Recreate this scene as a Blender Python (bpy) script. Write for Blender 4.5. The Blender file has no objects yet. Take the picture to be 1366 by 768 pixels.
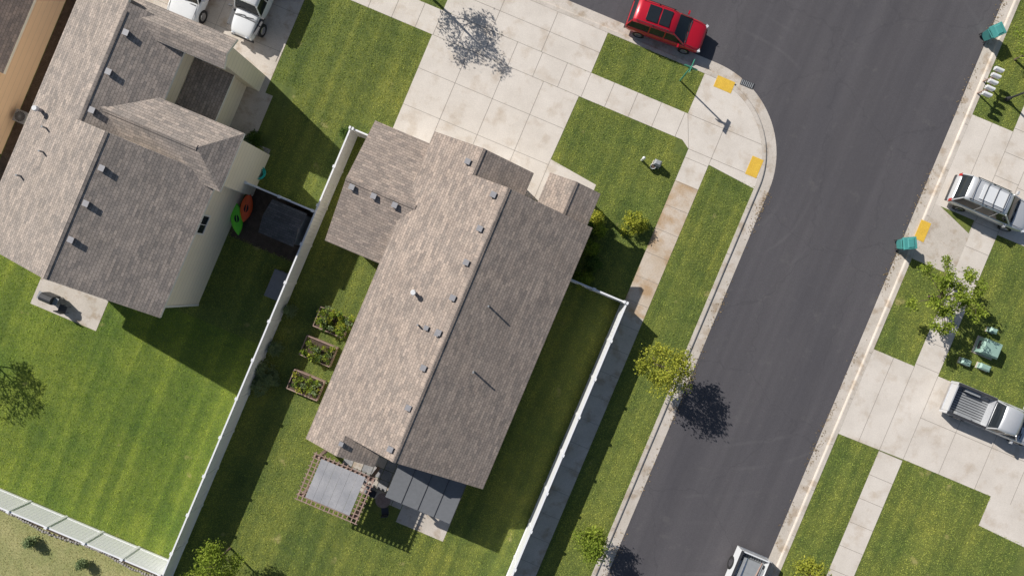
import bpy, bmesh, math, random
import numpy as np
from mathutils import Vector, Matrix
random.seed(7); rng=np.random.default_rng(7)
S=22.0; H=42.0
ca,sa=.922,.388
EL=34.5
sc=bpy.context.scene
def P(a,b,z=0.0): return ((ca*a-sa*b)/S, -(sa*a+ca*b)/S, z)
def AB(x,y,h=0.0):
    k=H/(H-h); dx=(x-683)/k; dy=(y-384)/k
    return (dx*ca+dy*sa, -dx*sa+dy*ca)
def onroof(x,y,hf):
    h=4
    for _ in range(12):
        a,b=AB(x,y,h); h=hf(a,b)
    return a,b,h
# ------------------------------------------------------------------ materials
def newmat(name):
    m=bpy.data.materials.new(name); m.use_nodes=True
    nt=m.node_tree; b=nt.nodes['Principled BSDF']; return m,nt,b
def N(nt,t,**k):
    n=nt.nodes.new(t)
    for kk,v in k.items():
        if kk in n.inputs: n.inputs[kk].default_value=v
        else: setattr(n,kk,v)
    return n
def c4(c): return (c[0],c[1],c[2],1)
def mixc(nt,f,c1,c2,mode='MIX'):
    m=nt.nodes.new('ShaderNodeMix'); m.data_type='RGBA'; m.blend_type=mode
    for s,v in ((0,f),(6,c1),(7,c2)):
        if isinstance(v,bpy.types.NodeSocket): nt.links.new(v,m.inputs[s])
        else: m.inputs[s].default_value = v if s==0 else c4(v)
    return m.outputs[2]
def ramp(nt,f,a,b,c1=(0,0,0),c2=(1,1,1)):
    r=nt.nodes.new('ShaderNodeValToRGB'); nt.links.new(f,r.inputs[0])
    r.color_ramp.elements[0].position=a; r.color_ramp.elements[1].position=b
    r.color_ramp.elements[0].color=c4(c1); r.color_ramp.elements[1].color=c4(c2)
    return r.outputs[0]
def noise(nt,vec,scale,detail=4,rough=.55):
    n=N(nt,'ShaderNodeTexNoise',Scale=scale,Detail=detail,Roughness=rough)
    nt.links.new(vec,n.inputs['Vector']); return n.outputs['Fac']
def coords(nt,rot=True,scale=(1,1,1),which='Object'):
    t=nt.nodes.new('ShaderNodeTexCoord'); m=nt.nodes.new('ShaderNodeMapping')
    nt.links.new(t.outputs[which],m.inputs[0])
    if rot:
        m.inputs['Rotation'].default_value=(0,0,math.radians(22.8))
    if scale!=(1,1,1):
        m2=nt.nodes.new('ShaderNodeMapping'); nt.links.new(m.outputs[0],m2.inputs[0])
        m2.inputs['Scale'].default_value=scale; m=m2
    return m.outputs[0]
def bump(nt,b,h,st,dist=.02):
    n=N(nt,'ShaderNodeBump',Strength=st,Distance=dist); nt.links.new(h,n.inputs['Height']); nt.links.new(n.outputs[0],b.inputs['Normal'])
def plain(name,c,rough=.5,metal=0,coat=0,var=.08,sc_=6):
    m,nt,b=newmat(name); v=coords(nt,False)
    f=noise(nt,v,sc_,3)
    col=mixc(nt,f,tuple(x*(1-var*2) for x in c),tuple(min(1,x*(1+var*2)) for x in c))
    nt.links.new(col,b.inputs['Base Color']); b.inputs['Roughness'].default_value=rough; b.inputs['Metallic'].default_value=metal
    b.inputs['Coat Weight'].default_value=coat; return m
def surf(name,c1,c2,big,fine,rough=.9,famt=.35,bst=.3,stretch=(1,1,1),extra=None):
    m,nt,b=newmat(name); v=coords(nt,True); vs=coords(nt,True,stretch)
    f1=ramp(nt,noise(nt,vs,big,5,.6),.3,.7)
    col=mixc(nt,f1,c1,c2)
    f2=noise(nt,v,fine,3,.7)
    g=ramp(nt,f2,.25,.75,(1-famt,)*3,(1+famt*.5,)*3)
    col=mixc(nt,1.0,col,g,'MULTIPLY')
    if extra: col=extra(nt,col,v)
    nt.links.new(col,b.inputs['Base Color']); b.inputs['Roughness'].default_value=rough
    bump(nt,b,f2,bst); return m
def stains(col_s,lo,hi,scale):
    def f(nt,col,v):
        k=ramp(nt,noise(nt,v,scale,5,.6),lo,hi)
        return mixc(nt,k,col,mixc(nt,1.0,col,col_s,'MULTIPLY'))
    return f
def lawnvar(nt,col,v):
    mp=nt.nodes.new('ShaderNodeMapping'); nt.links.new(v,mp.inputs[0]); mp.inputs['Scale'].default_value=(1.5,.04,1)
    col=mixc(nt,1.0,col,ramp(nt,noise(nt,mp.outputs[0],1.0,2,.5),.38,.62,(.78,.82,.82),(1.16,1.10,1.06)),'MULTIPLY')
    col=mixc(nt,1.0,col,ramp(nt,noise(nt,v,.22,4,.6),.32,.68,(.76,.84,.85),(1.24,1.12,1.05)),'MULTIPLY')
    col=mixc(nt,1.0,col,ramp(nt,noise(nt,v,1.6,4,.65),.3,.7,(.80,.84,.85),(1.2,1.14,1.1)),'MULTIPLY')
    k=ramp(nt,noise(nt,v,.75,3,.5),.68,.75,(0,0,0),(.6,.6,.6))
    return mixc(nt,k,col,(.46,.40,.16))
M={}
M['ground']=surf('ground_grass',(.12,.18,.03),(.17,.23,.045),.3,8)
M['lawn']=surf('lawn_soil_grass',(.13,.175,.035),(.19,.235,.05),.55,14,famt=.6,bst=.5,extra=lawnvar)
M['lawn2']=surf('lawn_lush',(.135,.205,.028),(.20,.27,.04),.5,14,famt=.6,bst=.5,extra=lawnvar)
M['dry']=surf('dry_grass',(.26,.29,.10),(.48,.44,.20),.6,10,famt=.5)
M['mulch']=surf('mulch',(.07,.05,.035),(.14,.10,.075),3,20,famt=.7,bst=1)
def road_extra(nt,col,v):
    mp=nt.nodes.new('ShaderNodeMapping'); nt.links.new(v,mp.inputs[0])
    mp.inputs['Location'].default_value=(-138/S-1.5,-253/S,0)
    w=N(nt,'ShaderNodeTexWave',wave_type='RINGS',rings_direction='Z',Scale=.21,Distortion=5,Detail=4)
    w.inputs['Detail Scale'].default_value=.35
    nt.links.new(mp.outputs[0],w.inputs[0])
    k=ramp(nt,w.outputs['Fac'],.93,1.0,(0,0,0),(.12,.12,.12))
    msk=ramp(nt,noise(nt,v,.16,3),.52,.68)
    kk=mixc(nt,1.0,k,msk,'MULTIPLY')
    col=mixc(nt,kk,col,(.2,.19,.19))
    mp=nt.nodes.new('ShaderNodeMapping'); nt.links.new(v,mp.inputs[0]); mp.inputs['Scale'].default_value=(1.1,.03,1)
    col=mixc(nt,1.0,col,ramp(nt,noise(nt,mp.outputs[0],.8,3,.6),.35,.65,(.90,.90,.90),(1.09,1.09,1.08)),'MULTIPLY')
    k=ramp(nt,noise(nt,v,.8,6,.75),.58,.72,(0,0,0),(.28,.28,.28))
    col=mixc(nt,k,col,(.17,.16,.15))
    # thin sealed cracks
    vo=N(nt,'ShaderNodeTexVoronoi',feature='DISTANCE_TO_EDGE',Scale=.16); ns=N(nt,'ShaderNodeTexNoise',Scale=1.2,Detail=4); nt.links.new(v,ns.inputs['Vector'])
    add=nt.nodes.new('ShaderNodeVectorMath'); add.operation='ADD'; nt.links.new(v,add.inputs[0]); nt.links.new(ns.outputs['Color'],add.inputs[1]); nt.links.new(add.outputs[0],vo.inputs['Vector'])
    k=ramp(nt,vo.outputs['Distance'],.0015,.006,(.4,.4,.4),(0,0,0))
    return mixc(nt,k,col,(.055,.052,.058))
M['asphalt']=surf('asphalt',(.084,.079,.088),(.108,.100,.107),.35,30,rough=.85,famt=.35,bst=.25,stretch=(1,.25,1),extra=road_extra)
M['conc']=surf('concrete',(.65,.585,.515),(.77,.70,.625),.5,16,famt=.12,bst=.12,extra=stains((.82,.77,.71),.52,.72,.9))
M['conc2']=surf('concrete_old',(.55,.49,.42),(.67,.60,.53),.8,18,famt=.2,bst=.15,extra=stains((.76,.69,.61),.52,.66,1.2))
M['concwet']=surf('concrete_stained',(.56,.44,.32),(.68,.59,.50),.5,12,famt=.18,extra=stains((.80,.66,.50),.46,.6,.55))
M['joint']=plain('joint',(.30,.26,.22),.95)
M['paver']=surf('pavers',(.30,.30,.31),(.46,.44,.42),1.6,10,famt=.3)
M['yellow']=surf('tactile_yellow',(.85,.55,.07),(.76,.47,.06),3,25,famt=.25)
M['trim']=plain('white_trim',(.76,.74,.70),.5)
M['vinyl']=plain('white_vinyl',(.85,.85,.86),.35,var=.02)
M['glass']=plain('window_glass',(.02,.025,.03),.05)
M['dark']=plain('dark_metal',(.05,.05,.055),.5)
M['grey']=plain('grey_metal',(.32,.33,.34),.45)
M['mat']=surf('shade_cloth',(.33,.33,.35),(.45,.44,.45),1.2,20,famt=.2)
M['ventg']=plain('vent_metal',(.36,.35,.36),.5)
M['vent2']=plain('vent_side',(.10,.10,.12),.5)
M['white']=plain('white_paint',(.8,.8,.8),.4)
M['rubber']=plain('rubber',(.02,.02,.02),.8)
M['chrome']=plain('chrome',(.7,.7,.72),.15,metal=1)
M['wood']=surf('weathered_wood',(.33,.22,.18),(.48,.34,.28),4,25,famt=.4)
M['bark']=surf('bark',(.12,.085,.06),(.2,.15,.11),5,25,famt=.5,bst=1)
M['soil']=surf('soil',(.08,.05,.035),(.14,.10,.07),3,20,famt=.6)
M['rock']=surf('rock',(.26,.24,.22),(.5,.46,.41),5,20)
M['ugreen']=plain('utility_green',(.30,.45,.38),.5)
M['sgreen']=plain('sign_green',(.06,.30,.2),.5)
M['teal']=plain('bin_teal',(.08,.32,.30),.45)
M['tealhose']=plain('hose_teal',(.02,.50,.45),.5)
M['red']=plain('red_lens',(.4,.01,.01),.2)
M['lens']=plain('lamp_lens',(.7,.72,.75),.1)
def siding(name,c):
    m,nt,b=newmat(name); t=nt.nodes.new('ShaderNodeTexCoord')
    w=N(nt,'ShaderNodeTexWave',bands_direction='Y',wave_profile='SAW',Scale=.8); nt.links.new(t.outputs['UV'],w.inputs[0])
    f=noise(nt,t.outputs['UV'],1.5,3)
    col=mixc(nt,f,tuple(x*.92 for x in c),c)
    col=mixc(nt,1.0,col,ramp(nt,w.outputs['Fac'],0,.15,(.78,.78,.78),(1,1,1)),'MULTIPLY')
    nt.links.new(col,b.inputs['Base Color']); b.inputs['Roughness'].default_value=.7
    bump(nt,b,w.outputs['Fac'],.4,.02); return m
M['cream']=siding('siding_cream',(.88,.79,.62))
M['tan']=siding('siding_tan',(.86,.62,.44))
M['beige']=siding('siding_beige',(.60,.53,.44))
def shingle(name,c1,c2,c3):
    m,nt,b=newmat(name); t=nt.nodes.new('ShaderNodeTexCoord'); uv=t.outputs['UV']
    br=N(nt,'ShaderNodeTexBrick',Scale=1.0); br.offset=.37; br.offset_frequency=2
    br.inputs['Brick Width'].default_value=.26; br.inputs['Row Height'].default_value=.15
    br.inputs['Mortar Size'].default_value=.012; br.inputs['Mortar Smooth'].default_value=.4; br.inputs['Bias'].default_value=-.1
    br.inputs['Color1'].default_value=c4(c1); br.inputs['Color2'].default_value=c4(c2); br.inputs['Mortar'].default_value=c4(tuple(x*.42 for x in c1))
    nt.links.new(uv,br.inputs[0])
    br2=N(nt,'ShaderNodeTexBrick',Scale=1.0); br2.offset=.61
    br2.inputs['Brick Width'].default_value=.47; br2.inputs['Row Height'].default_value=.15; br2.inputs['Mortar Size'].default_value=0
    br2.inputs['Color1'].default_value=(1.13,1.10,1.07,1); br2.inputs['Color2'].default_value=(.74,.75,.76,1)
    nt.links.new(uv,br2.inputs[0])
    col=mixc(nt,1.0,br.outputs[0],br2.outputs[0],'MULTIPLY')
    f=ramp(nt,noise(nt,uv,.6,5,.6),.3,.7); col=mixc(nt,f,col,mixc(nt,1.0,col,c3,'MULTIPLY'))
    g=ramp(nt,noise(nt,uv,35,2,.7),.3,.7,(.72,.72,.72),(1.18,1.18,1.18)); col=mixc(nt,1.0,col,g,'MULTIPLY')
    nt.links.new(col,b.inputs['Base Color']); b.inputs['Roughness'].default_value=.92
    bump(nt,b,br2.outputs[0],.35,.02)
    return m
M['shA']=shingle('shingle_tan',(.49,.405,.345),(.375,.31,.27),(.88,.87,.86))
M['shB']=shingle('shingle_tan2',(.47,.40,.35),(.36,.31,.275),(.88,.88,.87))
M['shC']=shingle('shingle_dark',(.28,.215,.18),(.20,.16,.14),(.85,.85,.85))
M['shD']=shingle('shingle_shed',(.12,.12,.125),(.09,.09,.095),(.8,.8,.8))
def leafmat(name,c1,c2,tr=.3,grass=False):
    m=bpy.data.materials.new(name); m.use_nodes=True; nt=m.node_tree; nt.nodes.clear()
    out=nt.nodes.new('ShaderNodeOutputMaterial'); g=nt.nodes.new('ShaderNodeNewGeometry')
    v=coords(nt,True)
    col=mixc(nt,g.outputs['Random Per Island'],c1,c2)
    if grass: col=lawnvar(nt,col,v)
    else:
        f=ramp(nt,noise(nt,v,.45,4,.6),.3,.7,(.8,.82,.8),(1.18,1.12,1.05)); col=mixc(nt,1.0,col,f,'MULTIPLY')
    d=nt.nodes.new('ShaderNodeBsdfDiffuse'); tl=nt.nodes.new('ShaderNodeBsdfTranslucent'); mx=nt.nodes.new('ShaderNodeMixShader'); mx.inputs[0].default_value=tr
    nt.links.new(col,d.inputs[0]); nt.links.new(col,tl.inputs[0]); nt.links.new(d.outputs[0],mx.inputs[1]); nt.links.new(tl.outputs[0],mx.inputs[2]); nt.links.new(mx.outputs[0],out.inputs[0])
    return m
M['leaf']=leafmat('leaf_green',(.16,.24,.03),(.38,.46,.08))
M['leafd']=leafmat('leaf_dark',(.06,.12,.03),(.16,.24,.06))
M['leafy']=leafmat('leaf_yellowgreen',(.26,.31,.04),(.52,.52,.09))
M['leafs']=leafmat('leaf_sage',(.17,.24,.12),(.34,.42,.22))
M['blade']=leafmat('grass_blade',(.25,.325,.075),(.46,.53,.135),.25,True)
M['blade2']=leafmat('grass_blade_lush',(.25,.375,.055),(.45,.58,.105),.25,True)
M['bladedry']=leafmat('grass_blade_dry',(.34,.35,.12),(.60,.54,.28),.2)
M['litter']=leafmat('leaf_litter',(.16,.11,.06),(.45,.34,.2),.1)

# ------------------------------------------------------------------ mesh helpers
class MB:
    def __init__(s): s.v=[];s.f=[];s.m=[];s.mats=[]
    def mi(s,mat):
        mat=M[mat] if isinstance(mat,str) else mat
        if mat not in s.mats: s.mats.append(mat)
        return s.mats.index(mat)
    def poly(s,pts,mat):
        i=len(s.v); s.v+= [tuple(p) for p in pts]; s.f.append(list(range(i,i+len(pts)))); s.m.append(s.mi(mat))
    def prism(s,top,bot,mt,ms=None):
        i=len(s.v); n=len(top); s.v+=[tuple(p) for p in top]+[tuple(p) for p in bot]
        ms=ms or mt
        s.f.append(list(range(i,i+n))); s.m.append(s.mi(mt))
        s.f.append(list(range(i+2*n-1,i+n-1,-1))); s.m.append(s.mi(ms))
        for k in range(n):
            l=(k+1)%n; s.f.append([i+k,i+n+k,i+n+l,i+l]); s.m.append(s.mi(ms))
    def box(s,a0,a1,b0,b1,z0,z1,mat,top=None):
        q=[(a0,b0),(a1,b0),(a1,b1),(a0,b1)]
        s.prism([P(a,b,z1) for a,b in q],[P(a,b,z0) for a,b in q],top or mat,mat)
    def lbox(s,c,d,mat,R=None):
        hx,hy,hz=d[0]/2,d[1]/2,d[2]/2
        q=[(-hx,-hy),(hx,-hy),(hx,hy),(-hx,hy)]
        f=lambda p:tuple((R@Vector(p) if R else Vector(p))+Vector(c))
        s.prism([f((x,y,hz)) for x,y in q],[f((x,y,-hz)) for x,y in q],mat)
    def cyl(s,p,q,r0,r1,mat,n=8):
        p=Vector(p);q=Vector(q);d=(q-p).normalized(); u=d.orthogonal().normalized(); w=d.cross(u)
        A=[p+(u*math.cos(t)+w*math.sin(t))*r0 for t in [2*math.pi*i/n for i in range(n)]]
        B=[q+(u*math.cos(t)+w*math.sin(t))*r1 for t in [2*math.pi*i/n for i in range(n)]]
        s.prism(B,A,mat)
    def obj(s,name,parent=None,sheet=False,bevel=0,smooth=False,sub=0):
        me=bpy.data.meshes.new(name); me.from_pydata(s.v,[],s.f)
        for m in s.mats: me.materials.append(m)
        for p,i in zip(me.polygons,s.m): p.material_index=i
        bm=bmesh.new(); bm.from_mesh(me)
        if sheet:
            bm.normal_update()
            for f in bm.faces:
                if f.normal.z<0: f.normal_flip()
        else: bmesh.ops.recalc_face_normals(bm,faces=bm.faces)
        bm.normal_update()
        uv=bm.loops.layers.uv.new('UVMap')
        for f in bm.faces:
            n=f.normal; t=Vector((0,0,1)).cross(n)
            t=Vector((1,0,0)) if t.length<1e-3 else t.normalized(); w=n.cross(t)
            for l in f.loops: l[uv].uv=(l.vert.co.dot(t),l.vert.co.dot(w))
            if smooth: f.smooth=True
        bm.to_mesh(me); bm.free()
        o=bpy.data.objects.new(name,me); sc.collection.objects.link(o)
        if bevel:
            md=o.modifiers.new('b','BEVEL'); md.width=bevel; md.segments=2; md.limit_method='ANGLE'
        if sub:
            md=o.modifiers.new('s','SUBSURF'); md.levels=sub; md.render_levels=sub
        if parent is not None: attach(o,parent)
        return o
def attach(o,e):
    o.parent=e; o.matrix_parent_inverse=Matrix.Translation(-e.location) if e.rotation_euler.z==0 else Matrix.Identity(4)
def empty(name,loc=(0,0,0)):
    e=bpy.data.objects.new(name,None); e.location=loc; sc.collection.objects.link(e); return e
def sheet(name,polys,mat,z):
    m=MB()
    for pl in polys: m.poly([P(a,b,z) for a,b in pl],mat)
    return m.obj(name,sheet=True)
def rect(a0,a1,b0,b1): return [(a0,b0),(a1,b0),(a1,b1),(a0,b1)]

# ------------------------------------------------------------------ ground
g=MB(); g.poly([(-700,-700,-.16),(700,-700,-.16),(700,700,-.16),(-700,700,-.16)],'ground'); g.obj('ground',sheet=True)
AE_B,AE_A,R0=-383,266,130
ac=(AE_A-R0,AE_B+R0)
RZ=-.09
def lk(o,far=1500):
    pts=[(-far,AE_B+o)]
    for i in range(25):
        t=math.radians(-90+90*i/24); pts.append((ac[0]+(R0-o)*math.cos(t),ac[1]+(R0-o)*math.sin(t)))
    pts.append((AE_A-o,far)); return pts
m=MB(); m.poly([P(*p,RZ) for p in rect(-1600,458,-606,-378)],'asphalt')
m.poly([P(*p,RZ) for p in rect(100,458,-378,1500)],'asphalt'); m.poly([P(*p,RZ) for p in rect(266,458,-1500,-606)],'asphalt')
m.obj('road',sheet=True)
lp=lk(18); sheet('lawn',[lp+[(-1500,1500)]],'lawn',0.0)
sheet('lawn',[rect(474,1700,-1500,1500)],'lawn',0.0)
sheet('lawn',[rect(-1600,246,-1500,-624)],'lawn',0.0)
def kerb(name,f):
    prof=[(0,RZ+.005),(13,RZ+.015),(14.2,.0),(15.2,.018),(20,.018),(20.2,-.02)]
    m=MB(); R=[[P(p[0],p[1],z) for p in f(o)] for o,z in prof]
    for i in range(len(R)-1):
        for j in range(len(R[i])-1):
            m.poly([R[i][j],R[i][j+1],R[i+1][j+1],R[i+1][j]],'conc2')
    o=m.obj(name,sheet=True); return o
kerb('kerb',lk)
kerb('kerb',lambda o:[(456+o,-1500),(456+o,1500)])
kerb('kerb',lambda o:[(-1600,-606-o),(266-o,-606-o),(266-o,-1500)])
m=MB()
for b in range(-220,900,66): m.poly([P(AE_A-19.5,b,.022),P(AE_A-15.8,b,.022),P(AE_A-15.8,b+.7,.022),P(AE_A-19.5,b+.7,.022)],'joint')
for b in range(-700,900,66): m.poly([P(472,b,.022),P(475.5,b,.022),P(475.5,b+.7,.022),P(472,b+.7,.022)],'joint')
m.obj('kerb_joints',sheet=True)
# leaf litter and dirt along the gutters
m=MB()
for k in range(4200):
    if k%2: a=AE_A+random.gauss(-1,3.2); b=random.uniform(-250,560)
    else: a=456+random.gauss(1,3.2); b=random.uniform(-620,560)
    if math.sin(b*.05)+math.sin(b*.021+1)+random.gauss(0,.7)<.2: continue
    t=random.random()*6.28; s=random.uniform(.015,.05); c=P(a,b,RZ+.022)
    m.poly([(c[0]+s*math.cos(t+q),c[1]+s*math.sin(t+q),c[2]+random.uniform(0,.01)) for q in (0,1.9,4.1)],'litter')
m.obj('gutter_leaf_litter',sheet=True)
CZ=.012
def inner(o=20.2): 
    return [(p[0],p[1]) for p in lk(o)[1:-1]]
corner=[(126,-305),(126,AE_B+20.2)]+[p for p in inner() if p[0]>127]+[(245.8,-247),(178,-253),(145,-262),(133,-269.9),(133,-285)]
sheet('corner_ramp',[corner],'conc',CZ)
sheet('driveway',[rect(-228,-14,AE_B+20.2,-305),[(-229,-270),(-17,-270),(-19,-178),(50,-170),(50,-120),(-19,-120),(-229,-110)]],'conc',CZ)
sheet('sidewalk',[[(-1400,-305),(126,-305),(133,-285),(133,-270),(-1400,-270)]],'conc',CZ)
sheet('sidewalk',[[(145,-262),(178,-253),(178,-217),(145,-217)]],'conc',CZ)
sheet('sidewalk',[rect(145,178,-217,-30)],'concwet',CZ)
sheet('sidewalk',[rect(145,178,-30,1200)],'conc2',CZ)
sheet('driveway',[rect(-640,-404,-270,-112),rect(-437,-393,-112,-42),rect(-640,-404,AE_B+20.2,-305)],'conc2',CZ)
sheet('patio',[rect(-22,46,241,347)],'conc2',CZ)
sheet('patio',[rect(-584,-489,186,268)],'conc2',CZ+.004)
m=MB()
for i in range(7):
    for j in range(6):
        a=-118+i*13.7; b=248+j*13.7
        if a>-30: continue
        m.box(a,a+13,b,b+13,.0,.02+random.random()*.006,random.choice(['paver','paver','conc2']))
m.obj('paver_patio')
RB=476.2
sheet('sidewalk',[rect(535,569,-1200,-112),rect(535,569,10,1200)],'conc',CZ)
sheet('driveway',[[(RB,-451),(535,-451),(535,-322),(RB,-322)],[(569,-451),(900,-451),(900,-316),(569,-316)]],'conc',CZ)
sheet('corner_ramp',[[(RB,-322),(535,-322),(535,-243),(RB,-243)]],'conc2',CZ)
sheet('lawn',[[(484,-322),(533,-322),(533,-303)]],'lawn',CZ+.004)
sheet('driveway',[[(RB,-112),(900,-112),(900,60),(696,50),(696,8),(569,8),(RB,10)]],'conc',CZ)
def pad(x,y,w,h,name='tactile_paving'):
    a,b=AB(x,y); m=MB(); m.box(a-w/2,a+w/2,b-h/2,b+h/2,CZ,CZ+.012,'yellow')
    for i in range(int(w//2.4)):
        for j in range(int(h//2.4)):
            aa=a-w/2+1.6+i*2.4; bb=b-h/2+1.6+j*2.4
            m.box(aa-.45,aa+.45,bb-.45,bb+.45,CZ+.012,CZ+.018,'yellow')
    m.obj(name)
pad(966,113,25,16); pad(1006,223,16,26); pad(1230,308,14,27)
m=MB()
def jl(a0,b0,a1,b1,w=.5):
    d=math.hypot(a1-a0,b1-b0); nx,ny=-(b1-b0)/d*w/2,(a1-a0)/d*w/2
    m.poly([P(a0+nx,b0+ny,CZ+.005),P(a1+nx,b1+ny,CZ+.005),P(a1-nx,b1-ny,CZ+.005),P(a0-nx,b0-ny,CZ+.005)],'joint')
for b in range(-250,900,34): jl(145,b,178,b)
for a in range(-900,-228,34): jl(a,-305,a,-270)
for a in list(range(-228,-14,36))+list(range(-14,130,34)): jl(a,-305,a,-270)
jl(-229,-305,-14,-305); jl(-229,-270,-17,-270); jl(-228,-334,-14,-334); 
for a in (-176,-122,-68): jl(a,-270,a,-120)
for a in (-158,-86): jl(a,AE_B+20,a,-305)
for b in (-222,-170): jl(-229,b,-19,b)
jl(-19,-178,-19,-120)
for b in list(range(-1000,-112,34))+list(range(10,900,34)): jl(535,b,569,b)
jl(535,-451,535,-322); jl(569,-451,569,-316); jl(535,-112,535,10); jl(569,-112,569,8)
for a in (620,672,724,776): jl(a,-112,a,8)
jl(505,-112,505,10); jl(569,-52,900,-52); jl(505,-451,505,-322); jl(620,-451,620,-316); jl(569,-384,900,-384)
jl(126,-305,145,-262); jl(145,-262,245,-262); jl(178,-305,178,-253); jl(126,-305,240,-305)
for b in (-225,-170): jl(-640,b,-404,b)
jl(-500,-270,-500,-112); jl(-14,-140,50,-140); jl(-22,295,46,295)
m.obj('concrete_joints',sheet=True)
sheet('lawn',[rect(-800,-269,200,509)],'lawn2',.004)
sheet('flower_bed',[rect(-800,-270,513,538)],'mulch',.006)
sheet('lawn',[rect(-1000,-290,538,900)],'dry',.004)
# ------------------------------------------------------------------ grass blades
def grass(name,regs,excl,dens,mat,h=.05,excf=None):
    A=[];B=[]
    for a0,a1,b0,b1 in regs:
        n=int(dens*(a1-a0)*(b1-b0)/S/S); A.append(rng.uniform(a0,a1,n)); B.append(rng.uniform(b0,b1,n))
    A=np.concatenate(A);B=np.concatenate(B)
    ok=np.ones(len(A),bool)
    X=683+ca*A-sa*B; Y=384+sa*A+ca*B
    ok&=(X>-160)&(X<1526)&(Y>-160)&(Y<930)
    j=rng.uniform(-.6,1.6,len(A))*(rng.random(len(A))**2)
    for a0,a1,b0,b1 in excl:
        ok&=~((A>a0+j)&(A<a1-j)&(B>b0+j)&(B<b1-j))
    if excf is not None: ok&=~excf(A,B)
    A=A[ok];B=B[ok];n=len(A)
    x=(ca*A-sa*B)/S;y=-(sa*A+ca*B)/S
    th=rng.uniform(0,2*math.pi,n);w=rng.uniform(.012,.03,n);ph=rng.uniform(0,2*math.pi,n);ln=rng.uniform(.02,.08,n);hh=h*rng.uniform(.35,1.05,n)
    V=np.zeros((n,3,3),np.float32)
    V[:,0,0]=x-w*np.cos(th);V[:,0,1]=y-w*np.sin(th);V[:,0,2]=.002
    V[:,1,0]=x+w*np.cos(th);V[:,1,1]=y+w*np.sin(th);V[:,1,2]=.002
    V[:,2,0]=x+ln*np.cos(ph);V[:,2,1]=y+ln*np.sin(ph);V[:,2,2]=hh
    me=bpy.data.meshes.new(name); me.vertices.add(3*n); me.vertices.foreach_set('co',V.ravel())
    me.loops.add(3*n); me.loops.foreach_set('vertex_index',np.arange(3*n,dtype=np.int32))
    me.polygons.add(n); me.polygons.foreach_set('loop_start',np.arange(0,3*n,3,dtype=np.int32))
    me.update(calc_edges=True); me.materials.append(M[mat])
    o=bpy.data.objects.new(name,me); sc.collection.objects.link(o); return n
BEDS=[(443,430),(425,468),(408,513)]
EX=[(-231,-12,-400,-305),(-900,400,-305.5,-269.5),(-231,-16,-270,-110),(-19,50,-175,-90),(144.5,178.5,-300,1200),(126,400,-420,-250),
    (-640,-403,-400,-100),(-440,-392,-112,-41),(-229,-153,-117,27),(-152,53,-131,233),(-152,-80,232,259),(-120,46,241,347),
    (-593,-377,20,184),(-593,-366,-132,22),(-900,-697,-300,100),
    (-372,-269,8,80),(-405,-366,-50,8),(142-1.5,143.5,-39,900),(-270,-267.5,-108,900),(-700,-593,-300,180)]
for x,y in BEDS:
    a,b=AB(x,y,.3); EX.append((a-21,a+21,b-13,b+13))
def offblock(A,B):
    r=np.hypot(A-ac[0],B-ac[1])
    return (A>AE_A-20)|(B<AE_B+20)|((A>ac[0])&(B<ac[1])&(r>R0-20))
n1=grass('grass',[(-700,246,-363,640)],EX+[(-800,-269,200,1000)],340,'blade',excf=offblock)
n2=grass('grass',[(-760,-269,200,509)],[(-584,-489,186,268)],340,'blade2')
n3=grass('grass',[(-700,-285,539,800)],[],140,'bladedry')
n4=grass('grass',[(476,760,-640,700)],[(475,536,-451,-243),(534.5,569.5,-900,900),(569,900,-451,-316),(475,900,-112,8),(475,569,-112,10),(696,900,8,50)],340,'blade')
print('blades',n1,n2,n3,n4)
# ------------------------------------------------------------------ roofs / houses
def slab(m,pts,mat,th=.17,ms='trim'):
    m.prism([P(a,b,z) for a,b,z in pts],[P(a,b,z-th) for a,b,z in pts],mat,ms)
def ridgecap(m,p,q,mat,w=3.2,drop=.05,axis='b'):
    (a0,b0,z0),(a1,b1,z1)=p,q
    for sg in (-1,1):
        if axis=='b': pts=[(a0,b0,z0+.035),(a1,b1,z1+.035),(a1+sg*w,b1,z1-drop+.035),(a0+sg*w,b0,z0-drop+.035)]
        else: pts=[(a0,b0,z0+.035),(a1,b1,z1+.035),(a1,b1+sg*w,z1-drop+.035),(a0,b0+sg*w,z0-drop+.035)]
        slab(m,pts,mat,.03,mat)
def bodyB(m,prof,b0,b1,mat):
    q=[(prof[0][0],0)]+prof+[(prof[-1][0],0)]
    m.prism([P(a,b0,z) for a,z in q],[P(a,b1,z) for a,z in q],mat)
def bodyA(m,prof,a0,a1,mat):
    q=[(prof[0][0],0)]+prof+[(prof[-1][0],0)]
    m.prism([P(a0,b,z) for b,z in q],[P(a1,b,z) for b,z in q],mat)
def winA(m,a,sg,b0,b1,z0,z1,glass='glass'):
    f=1.2*sg
    lo,hi=sorted((a-.3*sg,a+f)); m.box(lo,hi,b0-2,b1+2,z0-.09,z0,'trim'); m.box(lo,hi,b0-2,b1+2,z1,z1+.09,'trim')
    m.box(lo,hi,b0-2,b0,z0,z1,'trim'); m.box(lo,hi,b1,b1+2,z0,z1,'trim')
    lo,hi=sorted((a-.3*sg,a+.4*sg)); m.box(lo,hi,b0,b1,z0,z1,glass)
    lo,hi=sorted((a+.4*sg,a+.8*sg)); m.box(lo,hi,(b0+b1)/2-.4,(b0+b1)/2+.4,z0,z1,'trim')
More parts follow.
